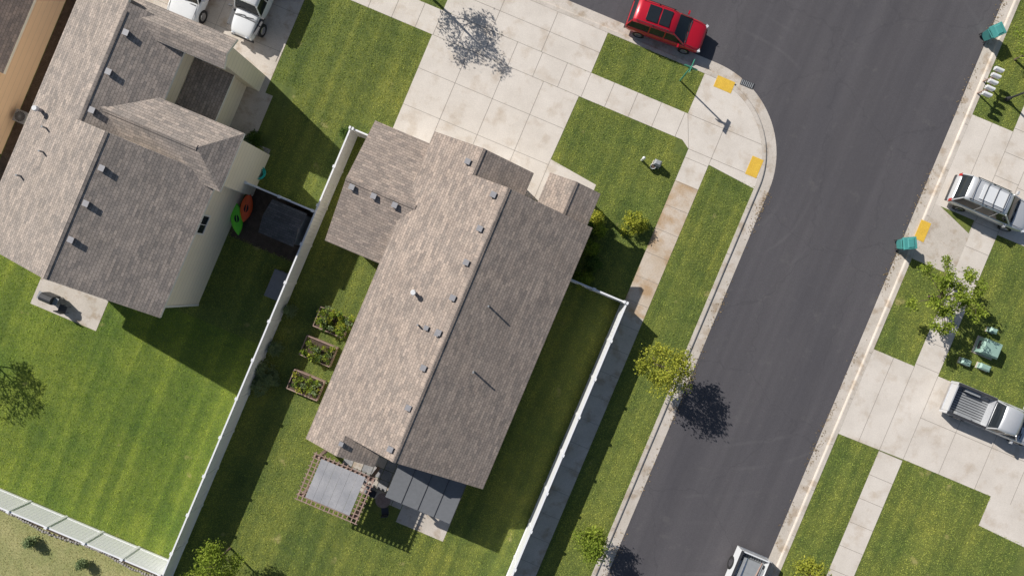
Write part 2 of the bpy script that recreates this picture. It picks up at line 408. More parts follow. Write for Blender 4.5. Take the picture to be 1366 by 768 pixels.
def winB(m,b,sg,a0,a1,z0,z1,glass='glass',mull=True):
    f=1.2*sg
    lo,hi=sorted((b-.3*sg,b+f)); m.box(a0-2,a1+2,lo,hi,z0-.09,z0,'trim'); m.box(a0-2,a1+2,lo,hi,z1,z1+.09,'trim')
    m.box(a0-2,a0,lo,hi,z0,z1,'trim'); m.box(a1,a1+2,lo,hi,z0,z1,'trim')
    lo,hi=sorted((b-.3*sg,b+.4*sg)); m.box(a0,a1,lo,hi,z0,z1,glass)
    if mull:
        lo,hi=sorted((b+.4*sg,b+.8*sg)); m.box((a0+a1)/2-.4,(a0+a1)/2+.4,lo,hi,z0,z1,'trim')
def garage(m,b,a0,a1,z1=2.2):
    for i in range(4):
        z=.03+i*(z1-.03)/4; m.box(a0,a1,b-.9,b+.3,z,z+(z1-.03)/4-.03,'white')
    m.box(a0-2,a0,b-1.3,b+.2,.01,z1+.1,'trim'); m.box(a1,a1+2,b-1.3,b+.2,.01,z1+.1,'trim'); m.box(a0,a1,b-1.3,b+.2,z1,z1+.1,'trim')
def vent(m,x,y,hf,kind='box',s=.8):
    a,b,z=onroof(x,y,hf)
    if kind=='box':
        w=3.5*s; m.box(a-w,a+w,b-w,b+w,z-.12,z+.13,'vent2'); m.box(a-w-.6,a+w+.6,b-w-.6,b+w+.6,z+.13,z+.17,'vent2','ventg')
    elif kind=='pipe':
        m.cyl(P(a,b,z-.1),P(a,b,z+.45*s),.05,.05,'grey')
    elif kind=='flue':
        m.cyl(P(a,b,z-.1),P(a,b,z+.45),.1,.1,'ventg',12); m.cyl(P(a,b,z+.45),P(a,b,z+.6),.16,.13,'white',12)
SL=.364
hfm=lambda a,b: 3.4+(a+161.5)/S*SL if a<-49.4 else 3.4+(62.7-a)/S*SL
zr=hfm(-49.4,0)
e=empty('suburban_house',P(-50,60,0))
m=MB()
L=lambda a,b:(a,b,3.4+(a+161.5)/S*SL)
slab(m,[L(-161.5,-140),L(-95.6,-140),L(-95.6,-106),L(-49.4,-106),L(-49.4,241),L(-116,241),L(-116,268),L(-161.5,268)],'shA')
slab(m,[(-49.4,-106,zr),(62.7,-106,3.4),(62.7,241,3.4),(-49.4,241,zr)],'shA')
slab(m,[(-95.6,-140,L(-95.6,0)[2]),(-29.7,-140,3.4),(-29.7,-98,3.4),(-95.6,-98,L(-95.6,0)[2])],'shA')
slab(m,[(-116,233,L(-116,0)[2]),(-70.5,233,3.4),(-70.5,268,3.4),(-116,268,L(-116,0)[2])],'shA')
ez=3.0+34/S*SL
slab(m,[(-12,-150,3.0),(22,-150,ez),(22,-96,ez),(-12,-96,3.0)],'shA'); slab(m,[(22,-150,ez),(56,-150,3.0),(56,-96,3.0),(22,-96,ez)],'shA')
wz=2.75+.92
slab(m,[(-238,-126,2.75),(-148,-126,2.75),(-148,-45,wz),(-238,-45,wz)],'shA'); slab(m,[(-238,-45,wz),(-148,-45,wz),(-148,36,2.75),(-238,36,2.75)],'shA')
ridgecap(m,(-49.4,-106,zr),(-49.4,241,zr),'shA'); ridgecap(m,(-95.6,-140,L(-95.6,0)[2]),(-95.6,-106,L(-95.6,0)[2]),'shA')
ridgecap(m,(22,-150,ez),(22,-106,ez),'shA'); ridgecap(m,(-238,-45,wz),(-146,-45,wz),'shA',axis='a',drop=.035)
m.obj('roof',e)
m=MB()
bodyB(m,[(-152,3.3),(-49.4,5.0),(53,3.3)],-97,232,'beige'); bodyB(m,[(-152,3.3),(-95.6,4.25),(-39,3.3)],-131,-97.1,'beige')
bodyB(m,[(-152,3.3),(-116,3.9),(-80,3.3)],232.1,259,'beige'); bodyA(m,[(-117,2.65),(-45,3.45),(27,2.65)],-229,-152.1,'beige')
bodyB(m,[(-4,2.85),(22,3.3),(48,2.85)],-122,-97.1,'beige')
m.obj('walls',e)
m=MB(); garage(m,-131,-146,-44); garage(m,-117,-222,-168)
m.box(12,32,-123.3,-122,.05,2.15,'dark'); m.box(10,12,-123.6,-122,.05,2.25,'trim'); m.box(32,34,-123.6,-122,.05,2.25,'trim'); m.box(12,32,-123.6,-122,2.15,2.25,'trim')
for a in (-8,50): m.box(a-1.6,a+1.6,-148,-144.8,.01,2.85,'trim')
for b0 in (-70,10,80,150,200): winA(m,53,1,b0,b0+26,1.2,2.4)
for b0 in (60,130,190): winA(m,-152,-1,b0,b0+24,1.2,2.4)
winB(m,232,1,-35,-5,.2,2.2); winB(m,232,1,15,40,1.1,2.3); winB(m,259,1,-135,-100,1.1,2.3); winA(m,-229,-1,-60,-35,1.2,2.2)
m.obj('windows_and_doors',e)
m=MB()
for x,y in ((658,260),(640,305),(622,350),(604,397),(585,443),(565,490),(545,543),(521,598),(624,216)): vent(m,x,y,hfm)
hw=lambda a,b:2.75+(.92-abs(b+45)/81*.92)
for x,y in ((470,250),(499,262),(527,274)): vent(m,x,y,hw)
vent(m,553,390,hfm,'flue'); vent(m,558,433,hfm,'pipe'); vent(m,569,437,hfm,'box',.6); vent(m,583,445,hfm,'box',.6); vent(m,456,591,hfm,'box',.6)
vent(m,652,408,hfm,'pipe',1.2); vent(m,632,495,hfm,'pipe',1.2)
m.obj('roof_vents',e)
# left house
SL2=.357
e=empty('neighbor_house',P(-485,60,0)); m=MB()
LL=lambda a,b:(a,b,5+(a+602.6)/S*SL2)
zu=LL(-528,0)[2]; zm=LL(-485.3,0)[2]
slab(m,[LL(-602.6,-139),LL(-528,-139),LL(-528,15),LL(-485.3,15),LL(-485.3,193),LL(-602.6,193)],'shB')
slab(m,[(-485.3,15,zm),(-368,15,5),(-368,193,5),(-485.3,193,zm)],'shB')
slab(m,[(-528,-130,zu),(-461,-130,zu-67/S*SL2),(-461,24,zu-67/S*SL2),(-528,24,zu)],'shB')
slab(m,[(-468,-118,3.35),(-423,-118,2.65),(-423,-4,2.65),(-468,-4,3.35)],'shB')
cz=5.95
slab(m,[(-515,-8,cz),(-395,-8,cz),(-358,-45,5.2),(-515,-45,5.2)],'shB',.15)
slab(m,[(-515,-8,cz),(-395,-8,cz),(-358,29,5.2),(-515,29,5.2)],'shB',.15)
slab(m,[(-395,-8,cz),(-358,-45,5.2),(-358,29,5.2)],'shB',.15)
slab(m,[(-545,-120,5.95),(-405,-120,5.95),(-405,-142,5.5),(-545,-142,5.5)],'shB'); slab(m,[(-545,-120,5.95),(-405,-120,5.95),(-405,-104,5.6),(-545,-104,5.6)],'shB')
ridgecap(m,(-485.3,15,zm),(-485.3,193,zm),'shB'); ridgecap(m,(-528,-120,zu),(-528,15,zu),'shB'); ridgecap(m,(-515,-8,cz),(-395,-8,cz),'shB',axis='a',drop=.06)
m.obj('roof',e)
m=MB()
bodyB(m,[(-593,4.9),(-485.3,6.65),(-377,4.9)],22,184,'cream'); bodyB(m,[(-593,4.9),(-528,5.95),(-469,4.95)],-110,21.9,'cream')
bodyB(m,[(-468.9,3.1),(-430,2.5)],-110,-8.1,'cream'); bodyB(m,[(-468.9,5.0),(-366,5.0)],-38,21.8,'cream')
bodyB(m,[(-540,5.3),(-412,5.3)],-133,-110.1,'cream')
m.obj('walls',e)
m=MB(); winA(m,-377,1,64,86,3.3,4.4)
winB(m,184,1,-570,-530,.3,2.3); winB(m,184,1,-450,-420,3.2,4.4); garage(m,-133.2,-530,-425)
for b in (22,183): m.box(-377,-376,b-1.2,b+1.2,0,4.85,'trim')
m.obj('windows_and_doors',e)
m=MB()
hl=lambda a,b: min(LL(a,b)[2], zm-(a+485.3)/S*SL2) if b>15 else min(LL(a,b)[2], zu-(a+528)/S*SL2)
for x,y in ((170,45),(147,97),(125,148),(138,225),(117,272),(97,320)): vent(m,x,y,hl)
vent(m,56,148,hl,'flue'); vent(m,62,171,hl,'pipe'); vent(m,58,203,hl,'pipe'); vent(m,28,235,hl,'pipe')
m.obj('roof_vents',e)
e=empty('tan_house',P(-790,-100,0)); m=MB()
slab(m,[(-688,-330,2.75),(-688,0,2.75),(-800,0,2.75+112/S*.36),(-800,-330,2.75+112/S*.36)],'shC')
slab(m,[(-912,-330,2.75),(-912,110,2.75),(-800,110,2.75+112/S*.36),(-800,-330,2.75+112/S*.36)],'shC')
slab(m,[(-706,0,2.95),(-706,110,2.95),(-800,110,2.75+112/S*.36),(-800,0,2.75+112/S*.36)],'shC')
m.obj('roof',e); m=MB(); bodyB(m,[(-903,2.7),(-800,4.3),(-697,2.7)],-320,100,'tan'); m.obj('walls',e)
m=MB(); winA(m,-697,1,-210,-190,1.3,2.0); m.obj('windows',e)
sheet('gravel',[rect(-696,-594,-300,190)],'mulch',.006)

# ------------------------------------------------------------------ fences
def fence(name,p,q,h=1.85,mat='vinyl',step=53):
    m=MB(); d=math.hypot(q[0]-p[0],q[1]-p[1]); ux,uy=(q[0]-p[0])/d,(q[1]-p[1])/d; n=max(1,round(d/step))
    def bx(s0,s1,w,z0,z1):
        c=[(s0,-w),(s1,-w),(s1,w),(s0,w)]
        pt=[(p[0]+ux*s-uy*t,p[1]+uy*s+ux*t) for s,t in c]
        m.prism([P(a,b,z1) for a,b in pt],[P(a,b,z0) for a,b in pt],mat)
    for i in range(n+1):
        s=d*i/n; bx(s-1.5,s+1.5,1.5,0,h+.06); bx(s-1.9,s+1.9,1.9,h+.06,h+.10)
        if i<n:
            s1=d*(i+1)/n; bx(s+1.5,s1-1.5,1.0,h-.12,h+.02); bx(s+1.5,s1-1.5,1.0,.05,.2)
            k=10; w=(s1-s-3)/k
            for j in range(k): bx(s+1.5+j*w+.12,s+1.5+(j+1)*w-.12,.5,.2,h-.12)
    return m.obj(name)
fence('vinyl_fence',(-268.6,-108),(-268.6,640)); fence('vinyl_fence',(-266,-108),(-231,-108))
fence('vinyl_fence',(142,-39),(142,800),1.95); fence('vinyl_fence',(55,-39),(139,-39),1.95)
fence('vinyl_fence',(-272,511),(-900,511)); fence('vinyl_fence',(-364,8),(-272,8))
m=MB()
for i in range(150):
    a=-285-i*3.6; b=538+random.uniform(-.8,.8)+2.5*math.sin(i*.18)
    m.lbox(P(a,b,.05),(random.uniform(.1,.18),random.uniform(.1,.14),.1),'rock',Matrix.Rotation(random.random()*3,3,'Z'))
m.obj('stone_edging',bevel=.02)
m=MB()
for i in range(260):
    a=random.uniform(-404,-368); b=random.uniform(-45,6)
    if (a+386)**2/18**2+(b+20)**2/26**2>1: continue
    s=random.uniform(.08,.22); m.lbox(P(a,b,s*.3),(s,s*.8,s*.7),'rock',Matrix.Rotation(random.random()*3,3,'Z'))
m.obj('rock_bed',bevel=.03)
sheet('gravel',[rect(-403,-368,-45,6)],'rock',.008)
sheet('mulch_bed',[rect(-376,-270,9,82)],'mulch',.006)

# ------------------------------------------------------------------ trees
def leaves(m,cs,size,mat,per,spread):
    for c in cs:
        for _ in range(per):
            d=Vector((random.gauss(0,1),random.gauss(0,1),random.gauss(0,.8)))*spread
            p=Vector(c)+d; n=Vector((random.gauss(0,1),random.gauss(0,1),random.gauss(.6,1))).normalized()
            u=n.orthogonal().normalized(); u=(Matrix.Rotation(random.random()*6.28,3,n)@u); w=n.cross(u)
            s=size*random.uniform(.6,1.3)
            m.poly([p-u*s,p+w*s*.45-u*.1*s,p+u*s,p-w*s*.45-u*.1*s],mat)
def tree(name,x,y,h,R,mat='leaf',ncl=70,per=45,size=.075,spread=.17,lobes=7,px=True,seed=1,flat=.7,hollow=.35,star=False):
    random.seed(seed); cz=h*.62
    a,b=AB(x,y,cz); base=Vector(P(a,b,0))
    e=empty(name,base); m=MB()
    top=base+Vector((random.uniform(-.1,.1),random.uniform(-.1,.1),h*.45))
    m.cyl(base,top,.035*h*.55,.02*h*.55,'bark',9)
    m.cyl(top,base+Vector((0,0,h*.85)),.02*h*.55,.012,'bark',7)
    cs=[]; lob=[]
    for i in range(lobes):
        t=2*math.pi*i/lobes+random.uniform(-.3,.3); r=R*random.uniform(.45,.8)
        v=Vector((math.cos(t),math.sin(t),0))
        lob.append((v*r+Vector((0,0,random.uniform(-.25,.3)*h*flat*.6)),R*random.uniform(.28,.46)*(.7 if star else 1)))
        if star: lob.append((v*R*.95+Vector((0,0,random.uniform(-.1,.1)*h)),R*.18)); lob.append((v*R*.38+Vector((0,0,.05*h)),R*.24))
    lob.append((Vector((0,0,.12*h)),R*(.34 if star else .5))); lob.append((Vector((.1,-.1,.25*h)),R*(.2 if star else .35)))
    for l,r in lob:
        c=base+Vector((0,0,cz))+l
        st=base+Vector((0,0,h*random.uniform(.3,.5))); mid=(st+c)/2+Vector((0,0,-.1))
        m.cyl(st,mid,.028,.02,'bark',6); m.cyl(mid,c,.02,.01,'bark',6)
        for _ in range(max(3,int(ncl/len(lob)))):
            d=Vector((random.gauss(0,1),random.gauss(0,1),random.gauss(0,1))).normalized()*r*random.uniform(hollow,1.08)
            d.z*=flat; p=c+d; cs.append(p)
            if random.random()<.4: m.cyl(c,p,.01,.005,'bark',4)
    m.obj('trunk_and_limbs',e); m=MB(); leaves(m,cs,size,mat,per,spread); m.obj('foliage',e)
tree('street_tree',885,490,3.9,1.6,'leafy',105,46,seed=3,lobes=8)
tree('street_tree',790,725,2.9,.95,'leaf',70,45,seed=4)
tree('street_tree',1266,396,3.3,2.1,'leaf',170,38,.08,.12,lobes=8,seed=5,hollow=.1,star=True)
tree('street_tree',548,-52,5.2,1.9,'leaf',90,32,seed=6)
tree('street_tree',1085,772,3.2,1.2,'leafy',80,40,seed=8)
tree('backyard_tree',284,752,4.0,1.45,'leaf',110,34,seed=9)
tree('backyard_tree',-98,452,4.6,1.7,'leaf',80,30,seed=10)
tree('yard_tree',1398,60,4.2,1.5,'leaf',70,30,seed=12)
def shrub(name,a,b,r,h,mat,n=40,per=30,size=.06,seed=1,ra=None):
    random.seed(seed); base=Vector(P(a,b,0)); m=MB(); ra=ra or r; cs=[]
    for i in range(6):
        t=i*1.05; m.cyl(base,base+Vector((math.cos(t)*r*.6,math.sin(t)*r*.6,h*.6)),.018,.008,'bark',5)
    for i in range(n):
        q=random.random()*6.28; rr=math.sqrt(random.random())*(1+.2*math.sin(q*3+seed)); z=h*(1-.6*rr*rr)*random.uniform(.45,1)
        da,db=rr*ra*math.cos(q)*S,rr*r*math.sin(q)*S
        v=Vector(P(a+da,b+db,0)); cs.append(Vector((v.x,v.y,z)))
    leaves(m,cs,size,mat,per,.09); m.obj(name)
def sp(x,y,h=.4): return AB(x,y,h)
a,b=sp(847,297,.6); shrub('shrub',a,b,.72,1.1,'leafy',60,35,seed=2)
for i,(x,y,r,mt) in enumerate(((786,330,.55,'leaf'),(790,352,.45,'leafd'),(783,305,.4,'leafd'),(779,372,.45,'leaf'),(798,308,.4,'leaf'),(797,290,.35,'leafy'))):
    a,b=sp(x,y); shrub('shrub',a,b,r,1.1,mt,40,35,seed=20+i)
for i,(x,y,r,mt) in enumerate(((350,492,.6,'leafs'),(346,515,.55,'leafs'),(367,465,.4,'leafs'),(387,415,.3,'leafs'),(362,505,.4,'leafs'),(338,185,.4,'leafd'),(345,205,.3,'leaf'),(330,192,.3,'leafs'),(40,722,.25,'leafs'),(110,752,.22,'leafs'),(462,178,.25,'leafd'))):
    a,b=sp(x,y); shrub('garden_plant',a,b,r,.8,mt,40,30,seed=40+i)
for i,(x,y) in enumerate(BEDS):
    random.seed(90+i)
    a,b=AB(x,y,.3); e=empty('raised_garden_bed',P(a,b,0)); m=MB(); w,d=22,14
    m.box(a-w,a+w,b-d,b-d+1.3,0,.38,'wood'); m.box(a-w,a+w,b+d-1.3,b+d,0,.38,'wood'); m.box(a-w,a-w+1.3,b-d+1.31,b+d-1.31,0,.38,'wood'); m.box(a+w-1.3,a+w,b-d+1.31,b+d-1.31,0,.38,'wood'); m.box(a-w+1.3,a+w-1.3,b-d+1.31,b+d-1.31,0,.3,'soil')
    m.obj('frame',e); m=MB()
    nn=(70,40,34)[i]
    for k in range(nn):
        s=(7,0,0)[i]
        v=P(a+random.uniform(-w+5,w+(3 if i==0 else -3)),b+random.uniform(-d+3-s*.6,d-3+s*.3)); c=[(v[0],v[1],random.uniform(.35,.9 if i==0 else .6))]
        leaves(m,c,random.choice((.05,.07,.1)),random.choice(('leaf','leafy','leafs','leaf','leafd')),28,.09)
    m.obj('vegetables',e)
# ------------------------------------------------------------------ pergola / patio cover
e=empty('pergola',P(-106,316,0)); m=MB()
for a in (-142,-71):
    for b in (291,341): m.box(a-2,a+2,b-2,b+2,0,2.3,'wood')
for b in (290,342): m.box(-148,-65,b-1.2,b+1.2,2.3,2.46,'wood')
for i in range(14):
    a=-146+i*6.1; m.box(a-.7,a+.7,284,349,2.463,2.56,'wood')
for i in range(12):
    b=286+i*5.6; m.box(-149,-64,b-.45,b+.45,2.563,2.6,'wood')
m.obj('frame',e); m=MB()
for i in range(6): m.box(-137+i*10,-137+i*10+9.8,289,341,2.605,2.625,'mat')
m.obj('shade_mat',e)
e=empty('patio_cover',P(0,270,0)); m=MB()
M['panel']=plain('patio_panel',(.17,.175,.185),.55)
for i in range(4):
    a=-45+i*22; m.box(a,a+21.4,242,302,2.55,2.6,'panel'); m.box(a+21.4,a+22,242,302,2.54,2.63,'dark')
m.box(-45,43,299,302,2.4,2.549,'dark')
for a in (-42,39): m.box(a-1.5,a+1.5,296,298.9,.01,2.54,'dark')
m.obj('cover',e)
e=empty('patio_table',P(-50,330,0)); m=MB(); c=P(-48,322,0); m.cyl((c[0],c[1],.02),(c[0],c[1],.7),.05,.05,'dark'); m.cyl((c[0],c[1],.7),(c[0],c[1],.74),.45,.45,'wood',20)
for t in (.6,2.7,4.8):
    x,y=c[0]+.75*math.cos(t),c[1]+.75*math.sin(t); R=Matrix.Rotation(t,3,'Z')
    m.lbox((x,y,.42),(.42,.42,.05),'dark',R); d=R@Vector((.2,0,0)); m.lbox((x+d.x,y+d.y,.65),(.04,.42,.42),'dark',R)
    for sx in (-.17,.17):
        for sy in (-.17,.17): q=R@Vector((sx,sy,0)); m.cyl((x+q.x,y+q.y,.02),(x+q.x,y+q.y,.4),.015,.015,'dark',6)
m.obj('table_and_chairs',e)
e=empty('garden_shed',P(-305,36,0)); m=MB()
a0,a1,b0,b1=-324,-276,14,60
slab(m,[(a0,b0,2.05),(a1,b0,2.05),(a1,37,2.45),(a0,37,2.45)],'shD',.06,'dark'); slab(m,[(a0,b1,2.05),(a1,b1,2.05),(a1,37,2.45),(a0,37,2.45)],'shD',.06,'dark')
m.obj('roof',e); m=MB(); bodyA(m,[(b0+3,2.0),(37,2.36),(b1-3,2.0)],a0+3,a1-3,M['grey']); m.box(a0+1.8,a0+3.2,28,46,.05,1.85,'dark'); m.obj('walls',e)
m=MB(); a,b=AB(369,380,.6); m.box(a-9,a+9,b-18,b+18,0,.55,'panel'); m.box(a-10,a+10,b-19,b+19,.55,.63,'panel'); m.box(a-2,a+2,b-19.6,b-19,.4,.55,'grey'); m.obj('storage_box',bevel=.03)
def kayak(x,y,mat,ang,Lk,z=.3):
    a,b=AB(x,y,z); c=Vector(P(a,b,z)); m=MB(); nx=18; rings=[]
    R=Matrix.Rotation(math.radians(ang),3,'Z')@Matrix.Rotation(math.radians(18),3,'X')
    for i in range(nx+1):
        t=-1+2*i/nx; w=.34*(1-abs(t)**2.2)+.008; zz=.15*(1-abs(t)**3)+.01; up=.10*abs(t)**3
        rings.append([c+R@Vector((t*Lk/2,w*math.cos(q),zz*math.sin(q)+up)) for q in [2*math.pi*k/12 for k in range(12)]])
    for i in range(nx):
        for k in range(12): m.poly([rings[i][k],rings[i][(k+1)%12],rings[i+1][(k+1)%12],rings[i+1][k]],mat)
    e=empty('kayak',c); m.obj('hull',e); m=MB()
    pts=[c+R@Vector((.24*math.cos(q)-.05,.13*math.sin(q),.157)) for q in [2*math.pi*k/16 for k in range(16)]]
    m.prism(pts,[p-Vector((0,0,.03)) for p in pts],'rubber'); m.obj('cockpit',e)
M['kg']=plain('kayak_green',(.16,.75,.04),.35); M['ko']=plain('kayak_orange',(.85,.12,.03),.35)
kayak(316,291,'kg',96,2.1,.5); kayak(329,277,'ko',78,1.8,.4)
def torus(m,c,R_,r,mat,n=20,k=8):
    for i in range(n):
        for j in range(k):
            q=[]
            for ii,jj in ((i,j),(i+1,j),(i+1,j+1),(i,j+1)):
                t=2*math.pi*ii/n; s=2*math.pi*jj/k
                q.append((c[0]+(R_+r*math.cos(s))*math.cos(t),c[1]+(R_+r*math.cos(s))*math.sin(t),c[2]+r*math.sin(s)))
            m.poly(q,mat)
a,b=AB(348,232); m=MB(); c=P(a,b,0)
for i in range(9): torus(m,(c[0]+random.uniform(-.05,.05),c[1]+random.uniform(-.05,.05),.04+.035*i),.32+random.uniform(-.12,.08),.025,'tealhose')
m.obj('garden_hose')
a,b=AB(31,157,.5); e=empty('air_conditioner',P(a,b,0)); m=MB(); m.box(a-8,a+8,b-8,b+8,.0,.75,'grey'); m.cyl(P(a,b,.75),P(a,b,.78),.3,.3,'dark',20)
for i in range(8):
    t=i*math.pi/8; m.lbox((P(a,b)[0],P(a,b)[1],.79),(.6,.015,.01),'grey',Matrix.Rotation(t,3,'Z'))
m.obj('unit',e)
a,b=AB(66,398,.7); e=empty('barbecue_grill',P(a,b,0)); m=MB(); m.box(a-8,a+8,b-6,b+6,.3,.85,'dark'); m.cyl(P(a-8,b,.9),P(a+8,b,.9),.26,.26,'dark',14); m.box(a+8,a+14,b-5,b+5,.8,.84,'grey'); m.box(a-14,a-8,b-5,b+5,.8,.84,'grey')
for s in (-7,7): m.cyl(P(a+s,b+4,0),P(a+s,b+4,.3),.03,.03,'grey'); m.cyl(P(a+s,b-4,0),P(a+s,b-4,.3),.03,.03,'grey')
m.obj('grill',e)
m=MB(); a,b=AB(84,412,.4); m.box(a-5,a+5,b-5,b+5,.38,.44,'dark'); m.box(a-5,a+5,b+4,b+5,.44,.85,'dark')
for i in (-4,4):
    for j in (-4,4): m.cyl(P(a+i,b+j,.0),P(a+i,b+j,.38),.02,.02,'dark')
m.obj('patio_chair')
# ------------------------------------------------------------------ street furniture
def bin_(x,y,rot):
    a,b=AB(x,y,.6); base=P(a,b,-.02); e=empty('wheelie_bin',base); m=MB(); R=Matrix.Rotation(math.radians(rot),3,'Z')
    f=lambda p:tuple(R@Vector(p)+Vector(base))
    q=lambda w,d,z,o=0:[f((-w+o,-d,z)),f((w+o,-d,z)),f((w+o,d,z)),f((-w+o,d,z))]
    m.prism(q(.36,.33,1.0),q(.26,.25,.06),'teal'); m.prism(q(.37,.35,1.1,.02),q(.41,.37,1.0,.02),'teal')
    m.prism([f((-.1,-.25,1.14)),f((.2,-.25,1.14)),f((.2,.25,1.14)),f((-.1,.25,1.14))],[f((-.16,-.29,1.1)),f((.28,-.29,1.1)),f((.28,.29,1.1)),f((-.16,.29,1.1))],'teal')
    m.cyl(f((-.46,-.26,1.0)),f((-.46,.26,1.0)),.025,.025,'teal'); m.lbox(f((-.41,.24,.98)),(.14,.04,.06),'teal',R); m.lbox(f((-.41,-.24,.98)),(.14,.04,.06),'teal',R)
    for s in (-1,1): m.cyl(f((-.27,s*.24,.12)),f((-.27,s*.3,.12)),.12,.12,'rubber',14)
    m.obj('body',e,bevel=.015)
bin_(1208,325,5); bin_(1324,44,25)
def ubox(name,x,y,w,d,h,mat='ugreen'):
    a,b=AB(x,y,h); e=empty(name,P(a,b,0)); m=MB(); m.box(a-w*.6,a+w*.6,b-d*.6,b+d*.6,0,.06,'conc2'); m.box(a-w/2,a+w/2,b-d/2,b+d/2,.06,h*.8,mat)
    q=rect(a-w/2-.6,a+w/2+.6,b-d/2-.6,b+d/2+.6); q2=rect(a-w/2+1.5,a+w/2-1.5,b-d/2+1.5,b+d/2-1.5)
    m.prism([P(*p,h) for p in q2],[P(*p,h*.8) for p in q],mat); m.box(a-w/2-.3,a-w/2,b-d*.3,b+d*.3,.2,h*.6,'dark')
    m.obj('cabinet',e,bevel=.01)
ubox('utility_transformer',1324,465,24,20,.75); ubox('utility_pedestal',1290,483,12,7,.4); ubox('utility_pedestal',1315,490,14,7,.4); ubox('utility_pedestal',1327,441,9,6,.5)
ubox('utility_pedestal',878,217,9,7,.7,'grey')
a,b=AB(858,212,.5); m=MB(); c=P(a,b); m.cyl(c,(c[0],c[1],.75),.07,.07,'white',12); m.cyl((c[0],c[1],.75),(c[0],c[1],.85),.1,.03,'white',12); m.obj('marker_post')
a,b=AB(871,222,.3); m=MB(); c=P(a,b); m.cyl((c[0],c[1],0),(c[0],c[1],.35),.14,.17,'white',14); m.cyl((c[0],c[1],.3),(c[0],c[1],.352),.13,.14,'soil',14); m.obj('plant_pot')
a,b=AB(907,108); c=Vector(P(a,b)); e=empty('street_sign',c); m=MB(); m.cyl(c,c+Vector((0,0,2.65)),.045,.045,'sgreen',8)
R=Matrix.Rotation(math.radians(-22.8),3,'Z'); R2=Matrix.Rotation(math.radians(67.2),3,'Z')
m.lbox(c+Vector((0,0,2.52)),(.8,.03,.2),'sgreen',R); m.lbox(c+Vector((0,0,2.75)),(.8,.03,.2),'sgreen',R2); m.obj('pole_and_blades',e)
e=empty('mailbox_row',P(*AB(1322,108),0)); m=MB()
pp=[AB(1316+ i*4.0,126-i*8.2,1.1) for i in range(5)]
m.cyl(P(*pp[0],.95),P(*pp[4],.95),.05,.05,'wood')
for i in (1,3): m.cyl(P(*pp[i],0),P(*pp[i],.95),.05,.05,'wood')
for q in pp:
    c=P(*q,1.12); Rz=Matrix.Rotation(math.radians(-22.8),3,'Z')
    m.lbox((c[0],c[1],1.08),(.5,.2,.16),'white',Rz); d=Rz@Vector((.25,0,0)); m.cyl(Vector((c[0],c[1],1.16))-d,Vector((c[0],c[1],1.16))+d,.1,.1,'white',12)
m.obj('boxes',e)
def lamp(x,y,h):
    a,b=AB(x,y); c=Vector(P(a,b)); e=empty('street_lamp',c); m=MB(); m.cyl(c,c+Vector((0,0,h)),.07,.045,'dark',10); m.cyl(c,c+Vector((0,0,.4)),.14,.1,'dark',10)
    m.cyl(c+Vector((0,0,h)),c+Vector((0,0,h+.1)),.1,.2,'dark',12); m.cyl(c+Vector((0,0,h+.1)),c+Vector((0,0,h+.45)),.17,.2,'lens',12); m.cyl(c+Vector((0,0,h+.45)),c+Vector((0,0,h+.62)),.24,.05,'dark',12); m.obj('pole',e)
lamp(1342,133,3.2)
a,b=AB(997,112); m=MB(); m.box(a-9,a+9,b-4,b+4,-.1,-.06,'dark')
for i in range(7): m.box(a-8+i*2.5,a-7+i*2.5,b-3.5,b+3.5,-.06,-.045,'grey')
o=m.obj('storm_drain')

